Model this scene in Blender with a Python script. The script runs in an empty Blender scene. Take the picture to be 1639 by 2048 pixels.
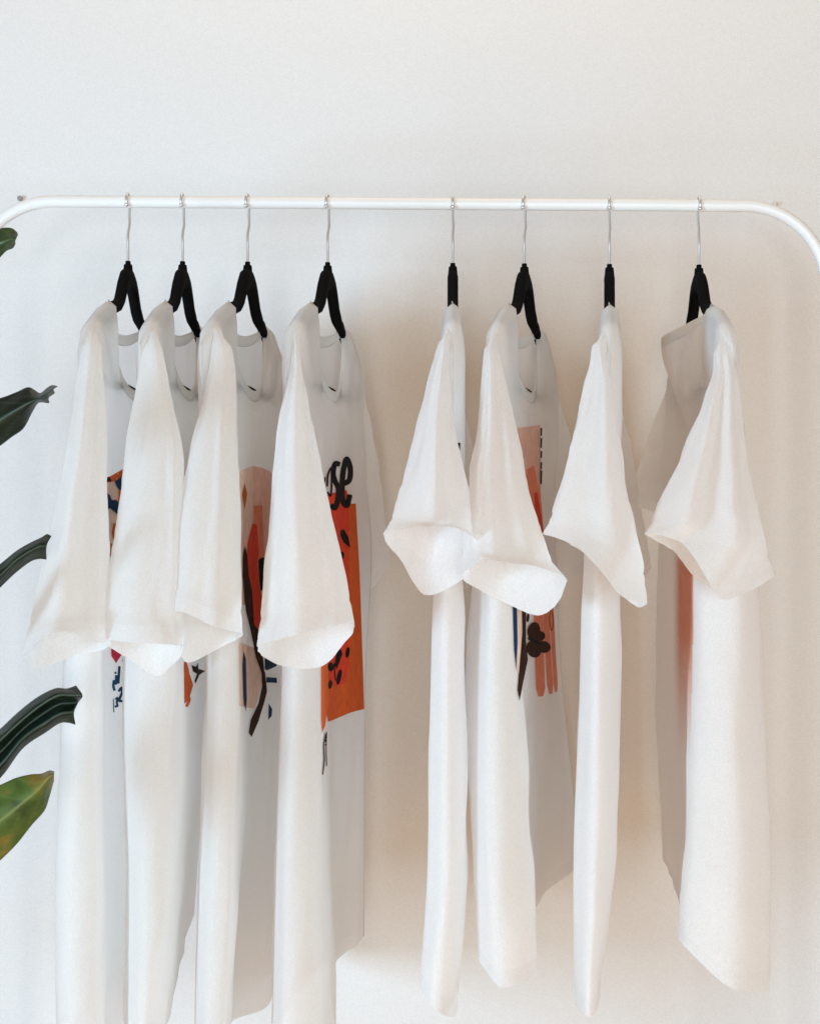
import bpy, bmesh, math, random
from mathutils import Vector, noise
from mathutils.bvhtree import BVHTree

random.seed(7)
S = bpy.context.scene
COL = S.collection
rad = math.radians

# ------------------------------------------------------------------ camera, light, exposure
CZ, CD, F = 1.17, 1.5, 2700.0          # camera height, distance from the rail (m), focal length in photo pixels
cam = bpy.data.cameras.new('camera'); cam_o = bpy.data.objects.new('camera', cam); COL.objects.link(cam_o)
cam_o.location = (0, -CD, CZ); cam_o.rotation_euler = (rad(90), 0, 0)
cam.sensor_fit = 'HORIZONTAL'; cam.sensor_width = 36; cam.lens = 36 * F / 1639
cam.clip_start = 0.05; cam.clip_end = 60
S.camera = cam_o

W = bpy.data.worlds.new('World'); S.world = W; W.use_nodes = True
bg = W.node_tree.nodes['Background']
bg.inputs[0].default_value = (1.0, 0.50, 0.19, 1); bg.inputs[1].default_value = 0.27

def area(name, loc, target, size, power, color, size_y=None):
    l = bpy.data.lights.new(name, 'AREA'); l.energy = power; l.color = color
    l.shape = 'RECTANGLE'; l.size = size; l.size_y = size_y or size
    o = bpy.data.objects.new(name, l); COL.objects.link(o); o.location = loc
    o.rotation_euler = (Vector(target) - Vector(loc)).to_track_quat('-Z', 'Y').to_euler()
    return o
area('window_light', (-2.2, -2.1, 0.80), (-0.1, 0.1, 1.1), 0.60, 59, (0.49, 0.765, 1.0), 0.60)
area('second_window_light', (0.55, -2.75, 1.08), (0.0, 0.1, 1.1), 0.8, 31, (0.66, 0.88, 1.0), 0.8)  # soft unseen fill from front right, added to brighten the shaded shirt fronts
area('room_light', (-0.16, -3.0, 0.95), (0.0, 0, 1.1), 0.24, 11, (0.95, 0.92, 0.86), 0.24)
area('ceiling_light', (0.1, -0.05, 2.8), (0.1, 0.0, 1.0), 0.8, 6.5, (1.0, 0.90, 0.70), 0.8)  # added overhead fill, reaching down into the gaps between shirts
area('floor_lamp_light', (0.35, -1.5, 0.15), (0.0, 0.1, 1.0), 1.0, 6.5, (1.0, 0.66, 0.38), 1.0)  # added warm fill from below, standing in for floor bounce on the fronts

S.view_settings.view_transform = 'Standard'; S.view_settings.look = 'None'
S.view_settings.exposure = 0.10; S.view_settings.gamma = 1.0; S.view_settings.use_curve_mapping = False
S.cycles.use_denoising = True; S.cycles.denoiser = 'OPENIMAGEDENOISE'; S.cycles.denoising_input_passes = 'RGB_ALBEDO_NORMAL'
S.cycles.max_bounces = 14; S.cycles.diffuse_bounces = 12; S.cycles.transparent_max_bounces = 16

# ------------------------------------------------------------------ helpers
def P(px, py, d):                       # a point of the photograph at its own distance d from the camera
    return Vector(((px - 819.5) * d / F, d - CD, CZ + (1024 - py) * d / F))
def XY(px, d):
    return ((px - 819.5) * d / F, d - CD)

def tag(o, label=None, cat=None, group=None, kind=None):
    if label: o['label'] = label
    if cat: o['category'] = cat
    if group: o['group'] = group
    if kind: o['kind'] = kind
    return o

def empty(name, loc, label, cat, group=None):
    o = bpy.data.objects.new(name, None); COL.objects.link(o); o.location = loc
    o.empty_display_size = 0.05
    return tag(o, label, cat, group)

def link(name, verts, faces, mats, parent=None, smooth=True, midx=None):
    off = Vector(parent.location) if parent else Vector((0, 0, 0))
    if parent and parent.parent: off = off + Vector(parent.parent.location)
    me = bpy.data.meshes.new(name)
    me.from_pydata([tuple(Vector(v) - off) for v in verts], [], faces)
    for m in (mats if isinstance(mats, (list, tuple)) else [mats]): me.materials.append(m)
    if midx:
        for p, i in zip(me.polygons, midx): p.material_index = i
    if smooth:
        for p in me.polygons: p.use_smooth = True
    me.update()
    o = bpy.data.objects.new(name, me); COL.objects.link(o)
    if parent: o.parent = parent
    return o

def herm(ts, ps, t):                    # non-uniform cubic through points
    n = len(ts)
    if t <= ts[0]: return ps[0].copy()
    if t >= ts[-1]: return ps[-1].copy()
    k = 0
    while t > ts[k + 1]: k += 1
    def tan(i):
        if i == 0: return (ps[1] - ps[0]) / (ts[1] - ts[0])
        if i == n - 1: return (ps[-1] - ps[-2]) / (ts[-1] - ts[-2])
        a = (ps[i] - ps[i - 1]) / (ts[i] - ts[i - 1]); b = (ps[i + 1] - ps[i]) / (ts[i + 1] - ts[i])
        h0, h1 = ts[i] - ts[i - 1], ts[i + 1] - ts[i]
        return (a * h1 + b * h0) / (h0 + h1)
    h = ts[k + 1] - ts[k]; x = (t - ts[k]) / h
    m0, m1 = tan(k) * h, tan(k + 1) * h
    return (ps[k] * (2*x**3 - 3*x*x + 1) + m0 * (x**3 - 2*x*x + x) + ps[k + 1] * (3*x*x - 2*x**3) + m1 * (x**3 - x*x))

def chord(ps):
    t = [0.0]
    for a, b in zip(ps, ps[1:]): t.append(t[-1] + max((b - a).length, 1e-5) ** 0.6)
    return [x / t[-1] for x in t]

def curve(ps, n):                       # n+1 samples along an open smooth curve
    ts = chord(ps)
    return [herm(ts, ps, i / n) for i in range(n + 1)]

def closed(ps, n):                      # n samples of a closed smooth curve through 8 points
    m = len(ps); q = [ps[(i - 2) % m] for i in range(m + 5)]
    ts = chord(q); a, b = ts[2], ts[2 + m]
    return [herm(ts, q, a + (b - a) * i / n) for i in range(n)]

def poly_at(poly, f):                   # point at fraction f of a pixel polyline (by length)
    L = [0.0]
    for a, b in zip(poly, poly[1:]): L.append(L[-1] + math.dist(a, b))
    t = f * L[-1]
    for i in range(len(poly) - 1):
        if t <= L[i + 1] or i == len(poly) - 2:
            x = (t - L[i]) / max(L[i + 1] - L[i], 1e-6)
            return tuple(poly[i][j] + (poly[i + 1][j] - poly[i][j]) * x for j in (0, 1))

def tube(path, r, n=12, cap=True):      # sweep; r a number or list
    V, Fc = [], []
    up = Vector((0.013, 0.021, 1)).normalized(); prev = None
    m = len(path)
    for i, p in enumerate(path):
        t = (path[min(i + 1, m - 1)] - path[max(i - 1, 0)]).normalized()
        if prev is None:
            a = t.orthogonal().normalized()
        else:
            a = (prev - t * prev.dot(t)).normalized()
        prev = a; b = t.cross(a)
        rr = r[i] if isinstance(r, (list, tuple)) else r
        for k in range(n):
            th = 2 * math.pi * k / n
            V.append(p + a * (rr * math.cos(th)) + b * (rr * math.sin(th)))
    for i in range(m - 1):
        for k in range(n):
            Fc.append((i*n + k, i*n + (k+1) % n, (i+1)*n + (k+1) % n, (i+1)*n + k))
    if cap:
        Fc.append(tuple(range(n - 1, -1, -1))); Fc.append(tuple((m - 1)*n + k for k in range(n)))
    return V, Fc

def ball(c, r, n=12):
    V, Fc = [], []
    for i in range(n // 2 + 1):
        ph = math.pi * i / (n // 2)
        for k in range(n):
            th = 2 * math.pi * k / n
            V.append(Vector(c) + Vector((r*math.sin(ph)*math.cos(th), r*math.sin(ph)*math.sin(th), r*math.cos(ph))))
    for i in range(n // 2):
        for k in range(n):
            Fc.append((i*n + k, (i+1)*n + k, (i+1)*n + (k+1) % n, i*n + (k+1) % n))
    return V, Fc

def merge(*vf):
    V, Fc = [], []
    for v, f in vf:
        o = len(V); V += v; Fc += [tuple(i + o for i in q) for q in f]
    return V, Fc

# ------------------------------------------------------------------ materials
def mat(name):
    m = bpy.data.materials.new(name); m.use_nodes = True
    nt = m.node_tree; nt.nodes.clear()
    out = nt.nodes.new('ShaderNodeOutputMaterial')
    return m, nt, out
def N(nt, t, **kw):
    n = nt.nodes.new(t)
    for k, v in kw.items(): setattr(n, k, v)
    return n

def principled(name, color, rough=0.5, metal=0.0, bump=None, vary=None, spec=0.5):
    m, nt, out = mat(name)
    b = N(nt, 'ShaderNodeBsdfPrincipled')
    b.inputs['Base Color'].default_value = (*color, 1); b.inputs['Roughness'].default_value = rough
    b.inputs['Metallic'].default_value = metal; b.inputs['Specular IOR Level'].default_value = spec
    tc = N(nt, 'ShaderNodeTexCoord')
    if vary:
        n = N(nt, 'ShaderNodeTexNoise'); n.inputs['Scale'].default_value = vary[0]; n.inputs['Detail'].default_value = 5
        nt.links.new(tc.outputs['Object'], n.inputs['Vector'])
        mx = N(nt, 'ShaderNodeMix', data_type='RGBA')
        mx.inputs[6].default_value = (*color, 1); mx.inputs[7].default_value = (*vary[1], 1)
        rp = N(nt, 'ShaderNodeMapRange'); rp.inputs[1].default_value = 0.35; rp.inputs[2].default_value = 0.65
        nt.links.new(n.outputs[0], rp.inputs[0]); nt.links.new(rp.outputs[0], mx.inputs[0])
        nt.links.new(mx.outputs[2], b.inputs['Base Color'])
    if bump:
        n = N(nt, 'ShaderNodeTexNoise'); n.inputs['Scale'].default_value = bump[0]; n.inputs['Detail'].default_value = 6
        nt.links.new(tc.outputs['Object'], n.inputs['Vector'])
        bp = N(nt, 'ShaderNodeBump'); bp.inputs['Strength'].default_value = bump[1]; bp.inputs['Distance'].default_value = bump[2]
        nt.links.new(n.outputs[0], bp.inputs['Height']); nt.links.new(bp.outputs[0], b.inputs['Normal'])
    nt.links.new(b.outputs[0], out.inputs[0])
    return m

def cotton(name, color, trans=0.34, clear=0.05, rib=False):
    m, nt, out = mat(name)
    tc = N(nt, 'ShaderNodeTexCoord')
    df = N(nt, 'ShaderNodeBsdfDiffuse'); df.inputs['Roughness'].default_value = 0.6
    tr = N(nt, 'ShaderNodeBsdfTranslucent'); tp = N(nt, 'ShaderNodeBsdfTransparent')
    # faint slubs of the jersey yarn
    mp = N(nt, 'ShaderNodeMapping'); mp.inputs['Scale'].default_value = (760, 760, 520)
    nt.links.new(tc.outputs['Object'], mp.inputs['Vector'])
    n = N(nt, 'ShaderNodeTexNoise'); n.inputs['Scale'].default_value = 1.0; n.inputs['Detail'].default_value = 3
    nt.links.new(mp.outputs[0], n.inputs['Vector'])
    mx = N(nt, 'ShaderNodeMix', data_type='RGBA')
    mx.inputs[6].default_value = (*[c * 0.90 for c in color], 1); mx.inputs[7].default_value = (*[min(.99, c * 1.02) for c in color], 1)
    yr = N(nt, 'ShaderNodeMapRange'); yr.inputs[1].default_value = .34; yr.inputs[2].default_value = .66
    nt.links.new(n.outputs[0], yr.inputs[0]); nt.links.new(yr.outputs[0], mx.inputs[0])
    nt.links.new(mx.outputs[2], df.inputs['Color'])
    tr.inputs['Color'].default_value = (color[0], color[1] * 0.99, color[2] * 0.98, 1)
    # crumples and grain of the cloth
    n2 = N(nt, 'ShaderNodeTexNoise'); n2.inputs['Scale'].default_value = 26; n2.inputs['Detail'].default_value = 4; n2.inputs['Distortion'].default_value = 0.6
    nt.links.new(tc.outputs['Object'], n2.inputs['Vector'])
    b1 = N(nt, 'ShaderNodeBump'); b1.inputs['Strength'].default_value = 0.35; b1.inputs['Distance'].default_value = 0.004
    nt.links.new(n2.outputs[0], b1.inputs['Height'])
    n3 = N(nt, 'ShaderNodeTexNoise'); n3.inputs['Scale'].default_value = 750; n3.inputs['Detail'].default_value = 2
    nt.links.new(tc.outputs['Object'], n3.inputs['Vector'])
    b2 = N(nt, 'ShaderNodeBump'); b2.inputs['Strength'].default_value = 0.55; b2.inputs['Distance'].default_value = 0.0007
    nt.links.new(n3.outputs[0], b2.inputs['Height']); nt.links.new(b1.outputs[0], b2.inputs['Normal'])
    nt.links.new(b2.outputs[0], df.inputs['Normal']); nt.links.new(b2.outputs[0], tr.inputs['Normal'])
    m1 = N(nt, 'ShaderNodeMixShader'); m1.inputs[0].default_value = trans
    nt.links.new(df.outputs[0], m1.inputs[1]); nt.links.new(tr.outputs[0], m1.inputs[2])
    m2 = N(nt, 'ShaderNodeMixShader'); m2.inputs[0].default_value = clear
    nt.links.new(m1.outputs[0], m2.inputs[1]); nt.links.new(tp.outputs[0], m2.inputs[2])
    nt.links.new(m2.outputs[0], out.inputs[0])
    return m

M_wall = principled('wall_paint', (0.855, 0.853, 0.847), 0.9, bump=(420, 0.35, 0.0012), vary=(620, (0.795, 0.793, 0.787)), spec=0.15)
M_floor = principled('floor_boards', (0.62, 0.42, 0.25), 0.55, vary=(3, (0.55, 0.36, 0.21)))
M_rail = principled('white_enamel', (0.86, 0.865, 0.86), 0.38, bump=(60, 0.1, 0.0005))
M_black = principled('black_flocking', (0.006, 0.006, 0.0065), 0.95, bump=(900, 0.4, 0.0006), spec=0.05)
M_wire = principled('chromed_wire', (0.66, 0.67, 0.67), 0.34, metal=0.55)
M_cot = cotton('white_cotton', (0.965, 0.965, 0.965), trans=.46, clear=.08)
M_cot2 = cotton('off_white_cotton', (0.96, 0.957, 0.95), trans=.50, clear=.12)
M_body = cotton('sheer_cotton', (0.965, 0.964, 0.96), trans=.54, clear=.12)
M_hem = cotton('hemmed_cotton', (0.935, 0.935, 0.935), trans=.44, clear=.07)
M_rib = cotton('ribbed_cotton', (0.93, 0.93, 0.925), trans=0.46, clear=0.14)
M_screw = principled('white_plastic', (0.7, 0.7, 0.68), 0.4)
M_dirt = principled('grey_plastic', (0.34, 0.34, 0.33), 0.5)

def ink(name, c):
    return principled('ink_' + name, c, 0.85, bump=(700, 0.4, 0.0006), vary=(90, tuple(x * 0.86 for x in c)), spec=0.1)
INK = {
    'black': ink('black', (0.010, 0.010, 0.011)), 'brown': ink('brown', (0.045, 0.020, 0.012)),
    'navy': ink('navy', (0.012, 0.045, 0.11)), 'red': ink('red', (0.80, 0.075, 0.035)),
    'orange': ink('orange', (0.74, 0.135, 0.03)), 'rust': ink('rust', (0.50, 0.14, 0.03)),
    'salmon': ink('salmon', (0.86, 0.30, 0.185)), 'pink': ink('pink', (0.86, 0.55, 0.46)),
    'pale': ink('pale', (0.88, 0.67, 0.56)), 'magenta': ink('magenta', (0.66, 0.05, 0.09)),
    'slate': ink('slate', (0.02, 0.07, 0.15)), 'flame': ink('flame', (0.80, 0.17, 0.05)),
}

# ------------------------------------------------------------------ setting: wall and floor
WY = 0.38
link('wall', [(-4, WY, -0.02), (4, WY, -0.02), (4, WY, 3.2), (-4, WY, 3.2), (-4, WY + .1, -0.02), (4, WY + .1, -0.02), (4, WY + .1, 3.2), (-4, WY + .1, 3.2)],
     [(0, 1, 2, 3), (5, 4, 7, 6), (3, 2, 6, 7), (1, 5, 6, 2), (4, 0, 3, 7)], M_wall, smooth=False)
tag(bpy.data.objects['wall'], 'plain matt off white wall behind the clothes rail', 'wall', kind='structure')
link('floor', [(-4, -5, 0), (4, -5, 0), (4, WY, 0), (-4, WY, 0)], [(0, 1, 2, 3)], M_floor, smooth=False)
tag(bpy.data.objects['floor'], 'warm wooden floor under the clothes rail', 'floor', kind='structure')

# ------------------------------------------------------------------ clothes rail
def rail_z(x):                          # the rail hangs a hair lower at the right
    px = x * F / CD + 819.5
    return CZ + (1024 - (402.5 + (px - 150) * 8.5 / 1300)) * CD / F
RR = 0.0066
rack = empty('clothes_rail', (0, 0, 0), 'white tubular clothes rail with rounded corners carrying eight shirts', 'clothes rail')
R = 164 * CD / F
xl, xr = (-56 - 819.5) * CD / F, (1653 - 819.5) * CD / F
def arc(cx, cz, a0, a1, n=18):
    return [Vector((cx + R * math.cos(rad(a0 + (a1 - a0) * i / n)), 0, cz + R * math.sin(rad(a0 + (a1 - a0) * i / n)))) for i in range(n + 1)]
zl, zr = rail_z(xl + R), rail_z(xr - R)
path = [Vector((xl, 0, 0.04)), Vector((xl, 0, .5)), Vector((xl, 0, 1.0))] + arc(xl + R, zl - R, 180, 90) + \
       [Vector((x, 0, rail_z(x))) for x in (-.2, 0, .2)] + arc(xr - R, zr - R, 90, 0) + [Vector((xr, 0, 1.0)), Vector((xr, 0, .5)), Vector((xr, 0, .04))]
V, Fc = tube(path, RR, 20)
link('rail_tube', V, Fc, M_rail, rack)
for x in (xl, xr):
    V, Fc = tube([Vector((x, -.23, .012)), Vector((x, -.1, .03)), Vector((x, 0, .04)), Vector((x, .1, .03)), Vector((x, .23, .012))], 0.010, 14)
    link('foot', V, Fc, M_rail, rack)
V, Fc = tube([Vector((xl, 0, .16)), Vector((xr, 0, .16))], 0.006, 12)
link('lower_crossbar', V, Fc, M_rail, rack)
# the two small pegs that show above the rounded corners, fixed to the wall
for (px, py, m, lab) in ((39, 396, M_dirt, 'tiny grey peg on the wall above the left corner of the rail'),
                         (1550, 408, M_screw, 'tiny white peg on the wall above the right corner of the rail')):
    p = P(px, py, CD + WY - .006)
    V, Fc = tube([p + Vector((0, .006, 0)), p, p - Vector((0, .003, 0))], [.0032, .0036, .002], 14)
    o = link('wall_peg', V, Fc, m); tag(o, lab, 'wall peg')

# ------------------------------------------------------------------ hangers
HST = [(0, -.074, -.0975), (.010, -.0755, -.0985), (.019, -.0795, -.1035), (.026, -.0865, -.1095), (.033, -.097, -.1165), (.040, -.108, -.123), (.050, -.1155, -.1290),
       (.064, -.1205, -.1335), (.074, -.1215, -.1365), (.079, -.1255, -.1385), (.100, -.136, -.148), (.130, -.1475, -.159), (.146, -.155, -.165), (.150, -.158, -.164)]
def hanger(hx, yaw, label):
    X = (hx - 819.5) * CD / F; Z = rail_z(X)
    cu = Vector((math.sin(yaw), math.cos(yaw), 0)); cv = Vector((math.cos(yaw), -math.sin(yaw), 0))
    O = Vector((X, 0, Z))
    L = lambda u, v, z: O + cu * u + cv * v + Vector((0, 0, z))
    h = empty('coat_hanger', tuple(O), label, 'hanger', 'black hangers on the rail')
    st = [(-u, a, b) for u, a, b in HST[:0:-1]] + HST
    V, Fc = [], []; n = 10
    for (u, zt, zb) in st:
        tv = .0060 if abs(u) < .06 else .0046
        c, hh = (zt + zb) / 2, (zt - zb) / 2
        for k in range(n):
            th = 2 * math.pi * (k + .5) / n
            a, b = math.cos(th), math.sin(th)
            V.append(L(u, math.copysign(abs(a) ** .6, a) * tv, c + math.copysign(abs(b) ** .75, b) * hh))
    m = len(st)
    for i in range(m - 1):
        for k in range(n): Fc.append((i*n + k, i*n + (k+1) % n, (i+1)*n + (k+1) % n, (i+1)*n + k))
    Fc.append(tuple(range(n))); Fc.append(tuple((m-1)*n + k for k in reversed(range(n))))
    bar = tube(curve([L(-.148, 0, -.161), L(-.142, 0, -.190), L(-.115, 0, -.2065), L(0, 0, -.2075), L(.115, 0, -.2065), L(.142, 0, -.190), L(.148, 0, -.161)], 24), .0042, 10)
    cap = tube([L(0, 0, -.066), L(0, 0, -.0695), L(0, 0, -.070), L(0, 0, -.078), L(0, 0, -.085)], [.0028, .0030, .0046, .0054, .0062], 12)
    V, Fc = merge((V, Fc), bar, cap)
    link('hanger_frame', V, Fc, M_black, h)
    q = RR + .0021
    pts = [L(0, 0, -.070), L(0, 0, -.052), L(-.0006, 0, -.040), L(.0008, 0, -.034), L(.0050, .0006, -.024), L(.0066, 0, -.014)]
    pts = curve(pts, 16)
    pts += [L(q * math.cos(rad(a)), 0, q * math.sin(rad(a)) + .0003) for a in range(-28, 218, 14)]
    V, Fc = merge(tube(pts, .0015, 8), ball(pts[-1] - Vector((0, 0, .0008)), .0025, 10))
    link('hook', V, Fc, M_wire, h)
    return L, O

# ------------------------------------------------------------------ shirts
def local_curve(L, pts, n):
    return curve([L(*p) for p in pts], n)

NS, NT = 56, 90
NW_ = .085                             # half width of the neck opening
NZ = -.1185                             # where the collar meets the shoulder seam, below the rail
def shirt(hx, yaw, label, mat_, hem_z, lv, near, far=None, prints=(), fold=0.003, scoop=-.211, backneck=(-.148, -.012), hang_label='', seed=0, tipz=-.181, shoulder_v=.010):
    L, O = hanger(hx, yaw, hang_label)
    root = empty('t_shirt', tuple(O), label, 't-shirt', 'white t-shirts on the rail')
    # --- top edges of front and back panels (dense, s in 0..1)
    def top(side):
        out = []
        for i in range(NS + 1):
            s = i / NS
            u = -.200 + .400 * s
            a = abs(u)
            if a > NW_:
                if a < .145: z = NZ + (-.147 - NZ) * (a - NW_) / (.145 - NW_)
                else:
                    q = (a - .145) / .055; sl = (-.147 - NZ) / (.145 - NW_) * .055
                    z = -.147 + sl * q + (tipz + .147 - sl) * q * q
                z -= .0045 * math.exp(-((a - NW_) / .012) ** 2)
                out.append(L(u, 0, z))
            else:
                k = a / NW_
                if side > 0:
                    z = scoop + (NZ - scoop) * (1 - math.sqrt(max(0, 1 - k ** 2.4)))
                    v = .006 * (1 - k * k)
                else:
                    z = backneck[0] + (NZ - backneck[0]) * (1 - math.sqrt(max(0, 1 - k ** 2.2)))
                    v = backneck[1] * (1 - k ** 2)
                z -= .0045 * math.exp(-((a - NW_) / .012) ** 2)
                out.append(L(u, v, z))
        return out
    zc = O.z
    levels_f, levels_b = [], []
    cvv = L(0, 1, 0) - L(0, 0, 0)
    for side, lst in ((1, levels_f), (-1, levels_b)):
        tp = top(side)
        for dz, dv in ((.0035, .0058), (.013, .0088)):
            row = []
            for i, p in enumerate(tp):
                a = abs(-.200 + .400 * i / NS)
                w = min(1, max(0, (a - .055) / .04)) * min(1, max(0.0, (.200 - a) / .03))
                row.append(p + Vector((0, 0, -dz)) + cvv * side * (dv * w + .0006))
            lst.append(row)
    # chest level and armpit level in the hanger's own frame
    def loc_level(z, f, b):
        levels_f.append(local_curve(L, [(u, v, z) for u, v in f], NS)); levels_b.append(local_curve(L, [(u, v, z) for u, v in b], NS))
    loc_level(CZ + .105 - zc, [(-.190, 0), (-.170, .0105), (-.085, .0070), (0, .009), (.085, .010), (.172, .011), (.190, 0)],
                         [(-.190, 0), (-.172, -.010), (-.085, -.012), (0, -.014), (.085, -.012), (.172, -.012), (.190, 0)])
    for (z, fr, bk) in lv:
        def pt(q):
            zz = q[2] if len(q) > 2 else z
            x, y = XY(q[0], q[1]); return Vector((x, y, CZ + zz))
        f = [pt(q) for q in fr]
        if bk is None:
            b = []
            for i, t in enumerate((0, .18, .36, .55, .75, .9, 1)):
                q = f[0].lerp(f[-1], t); q.x -= .030 * math.sin(math.pi * t) ** .7
                q.z = f[i].z; b.append(q)
        else:
            b = [f[0]] + [pt(q) for q in bk] + [f[-1]]
        levels_f.append(curve(f, NS)); levels_b.append(curve(b, NS))
    zs = [sum(p.z for p in l) / len(l) - CZ for l in levels_f]
    ts = [0, .0035, .013] + [.013 + zs[1] - z for z in zs[2:]]
    rows = []
    T = ts[-1]
    for j in range(NT + 1):
        x = j / NT
        rows.append(T * (x * .75 + .25 * x * x * (3 - 2 * x)))
    tf, tb = top(1), top(-1)
    V, Fc, isf, hm = [], [], [], []
    def panel(tp, lev):
        G = []
        for i in range(NS + 1):
            ps = [tp[i]] + [l[i] for l in lev]
            G.append([herm(ts, ps, t) for t in rows])
        return G
    gf, gb = panel(tf, levels_f), panel(tb, levels_b)
    # average the shared side seams
    for j in range(NT + 1):
        for i in (0, NS):
            m_ = (gf[i][j] + gb[i][j]) / 2; gf[i][j] = m_; gb[i][j] = m_.copy()
    # folds: displacement along the surface, growing away from the shoulders
    def normals(G):
        Nn = []
        for i in range(NS + 1):
            r_ = []
            for j in range(NT + 1):
                a = G[min(i+1, NS)][j] - G[max(i-1, 0)][j]; b = G[i][min(j+1, NT)] - G[i][max(j-1, 0)]
                n_ = b.cross(a)
                r_.append(n_.normalized() if n_.length > 1e-9 else Vector((1, 0, 0)))
            Nn.append(r_)
        return Nn
    for G, sg in ((gf, 1.0), (gb, -1.0)):
        Nn = normals(G)
        for i in range(1, NS):
            for j in range(NT + 1):
                p = G[i][j]; s = i / NS; x = j / NT
                edge = min(1, 6 * s, 6 * (1 - s))
                grow = min(1, .12 + 1.6 * max(0, x - .04))
                v1 = noise.noise(Vector((s * 6.5 + seed * 3.1, x * 1.3, sg * 4 + seed)))
                v2 = noise.noise(Vector((s * 15 + x * 5 + seed, x * 5.0, seed * 2 + sg)))
                v3 = noise.noise(Vector((s * 5 - x * 8 + seed, x * 9 + s * 6, seed + 9 * sg)))
                v4 = noise.noise(Vector((s * 7 + x * 2.5 + seed * 1.7, x * 3.2 - s * 2, seed * 4 + sg)))
                G[i][j] = p + Nn[i][j] * (edge * (fold * grow * (v1 * 1.0 + v2 * .35) + .0026 * v3 * min(1, x * 6) + .0040 * (max(0, .4 - abs(v4)) - .18) * min(1, x * 4)))
    idx = {}
    def vid(side, i, j):
        key = ('s', i, j) if i in (0, NS) else (side, i, j)
        if j == 0 and abs(-.200 + .400 * i / NS) > NW_ + .0005: key = ('t', i, j)
        if key not in idx:
            idx[key] = len(V); V.append((gf if side == 'f' else gb)[i][j])
        return idx[key]
    for side in 'fb':
        for i in range(NS):
            for j in range(NT):
                q = (vid(side, i, j), vid(side, i+1, j), vid(side, i+1, j+1), vid(side, i, j+1))
                Fc.append(q if side == 'b' else q[::-1]); isf.append(side == 'f'); hm.append(int(rows[j] > T - .021))
    body = link('torso', V, Fc, [M_body if hx < 700 else mat_, M_hem], root, midx=hm)
    # --- ribbed collar: a band along the neckline, a millimetre proud of the cloth
    cv_, cf_ = [], []
    cols = [i for i in range(NS + 1) if abs(-.200 + .400 * i / NS) <= NW_ + .003]
    loops = []
    ring = [('f', i) for i in cols] + [('b', i) for i in reversed(cols[1:-1])]
    for (sd, i) in ring:
        G = gf if sd == 'f' else gb
        p0 = G[i][0]; t1 = 0
        # walk down the cloth 16 mm
        acc, j, q = 0, 0, p0
        pts = [p0]
        dirv = (G[i][3] - p0).normalized()
        out_ = (L(0, 1, 0) - L(0, 0, 0)) * (1 if sd == 'f' else -1)
        k = abs(-.200 + .400 * i / NS) / (NW_ + .003)
        for w in (-.002, .002, .006, .0105):
            lift = (.0008 if w < .009 else .0004)
            pts.append(p0 + dirv * w + out_ * lift * (1 - .6 * k ** 6))
        inner = [p0 + dirv * w - out_ * .0006 for w in (.009, .002, -.002)]
        loops.append(pts[1:] + inner)
    m = len(loops[0]); r = len(loops)
    for lp in loops: cv_ += lp
    for a in range(r):
        for b in range(m):
            cf_.append((a*m + b, ((a+1) % r)*m + b, ((a+1) % r)*m + (b+1) % m, a*m + (b+1) % m))
    link('collar', cv_, cf_, M_rib, root)
    # --- sleeves
    def sleeve(rings, sd):
        kn = near.get('pleats') if sd == 1 else None
        def pleat(c):
            for (c0, d0), (c1, d1) in zip(kn, kn[1:]):
                if c <= c1: return d0 + (d1 - d0) * (.5 - .5 * math.cos(math.pi * (c - c0) / (c1 - c0)))
            return 0
        rr = [closed(r_, 64) for r_ in rings]
        ns = len(rr); tt = [0.0]
        for a, b in zip(rr, rr[1:]):
            tt.append(tt[-1] + sum((p - q).length for p, q in zip(a, b)) / 64)
        tt = [t / tt[-1] for t in tt]
        V, Fc = [], []; M = 56
        for j in range(M + 1):
            t = j / M
            loop = [herm(tt, [rr[k][i] for k in range(ns)], t) for i in range(64)]
            c = sum(loop, Vector()) / 64
            for i, p in enumerate(loop):
                th = 2 * math.pi * i / 64
                n_ = (loop[(i+1) % 64] - loop[i-1]); n_ = Vector((n_.y, -n_.x, 0))
                if n_.length > 1e-7: n_.normalize()
                if n_.dot(p - c) < 0: n_ = -n_
                w = noise.noise(Vector((1.7 * math.cos(th) + seed * 5 + sd, 1.7 * math.sin(th), t * 1.6)))
                w2 = noise.noise(Vector((2.2 * math.cos(th) + t * 4 + seed, 3 * math.sin(th), t * 6 + sd)))
                w3 = noise.noise(Vector((4.5 * math.cos(th + t * 1.5) + seed * 7, 4.5 * math.sin(th + t * 1.5), t * 4 + sd)))
                w3 = max(0, .45 - abs(w3)) - .2               # creases
                d = (.0026 * w + .0013 * w2 + .0032 * w3) * min(1, t * 3)
                if abs(t - .915) < .012: d -= .0010          # the stitched hem line
                q = p + n_ * d
                if kn and (i >= 48 or i <= 16):
                    q.y -= pleat(((i - 48) % 64) / 32) * min(1, max(0, t - .08) * 1.8)
                V.append(q)
        for j in range(M):
            for i in range(64):
                Fc.append((j*64 + i, j*64 + (i+1) % 64, (j+1)*64 + (i+1) % 64, (j+1)*64 + i))
        return link('sleeve', V, Fc, [mat_, M_hem], root, midx=[int(f // 64 >= M * .935) for f in range(len(Fc))])
    def ring4(Np, Rp, Fp, Lp, k=.62):
        c = (Np + Rp + Fp + Lp) / 4
        f = lambda a, b: c + ((a - c) + (b - c)) * k
        return [Np, f(Np, Rp), Rp, f(Rp, Fp), Fp, f(Fp, Lp), Lp, f(Lp, Np)]
    za = CZ - .02 - zc
    sh = ring4(L(-.150, 0, -.1530), L(-.152, .0065, -.166), L(-.165, 0, -.25), L(-.152, -.0065, -.166))
    rings = [sh]
    hem = [P(*q) for q in near['hem']]
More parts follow.
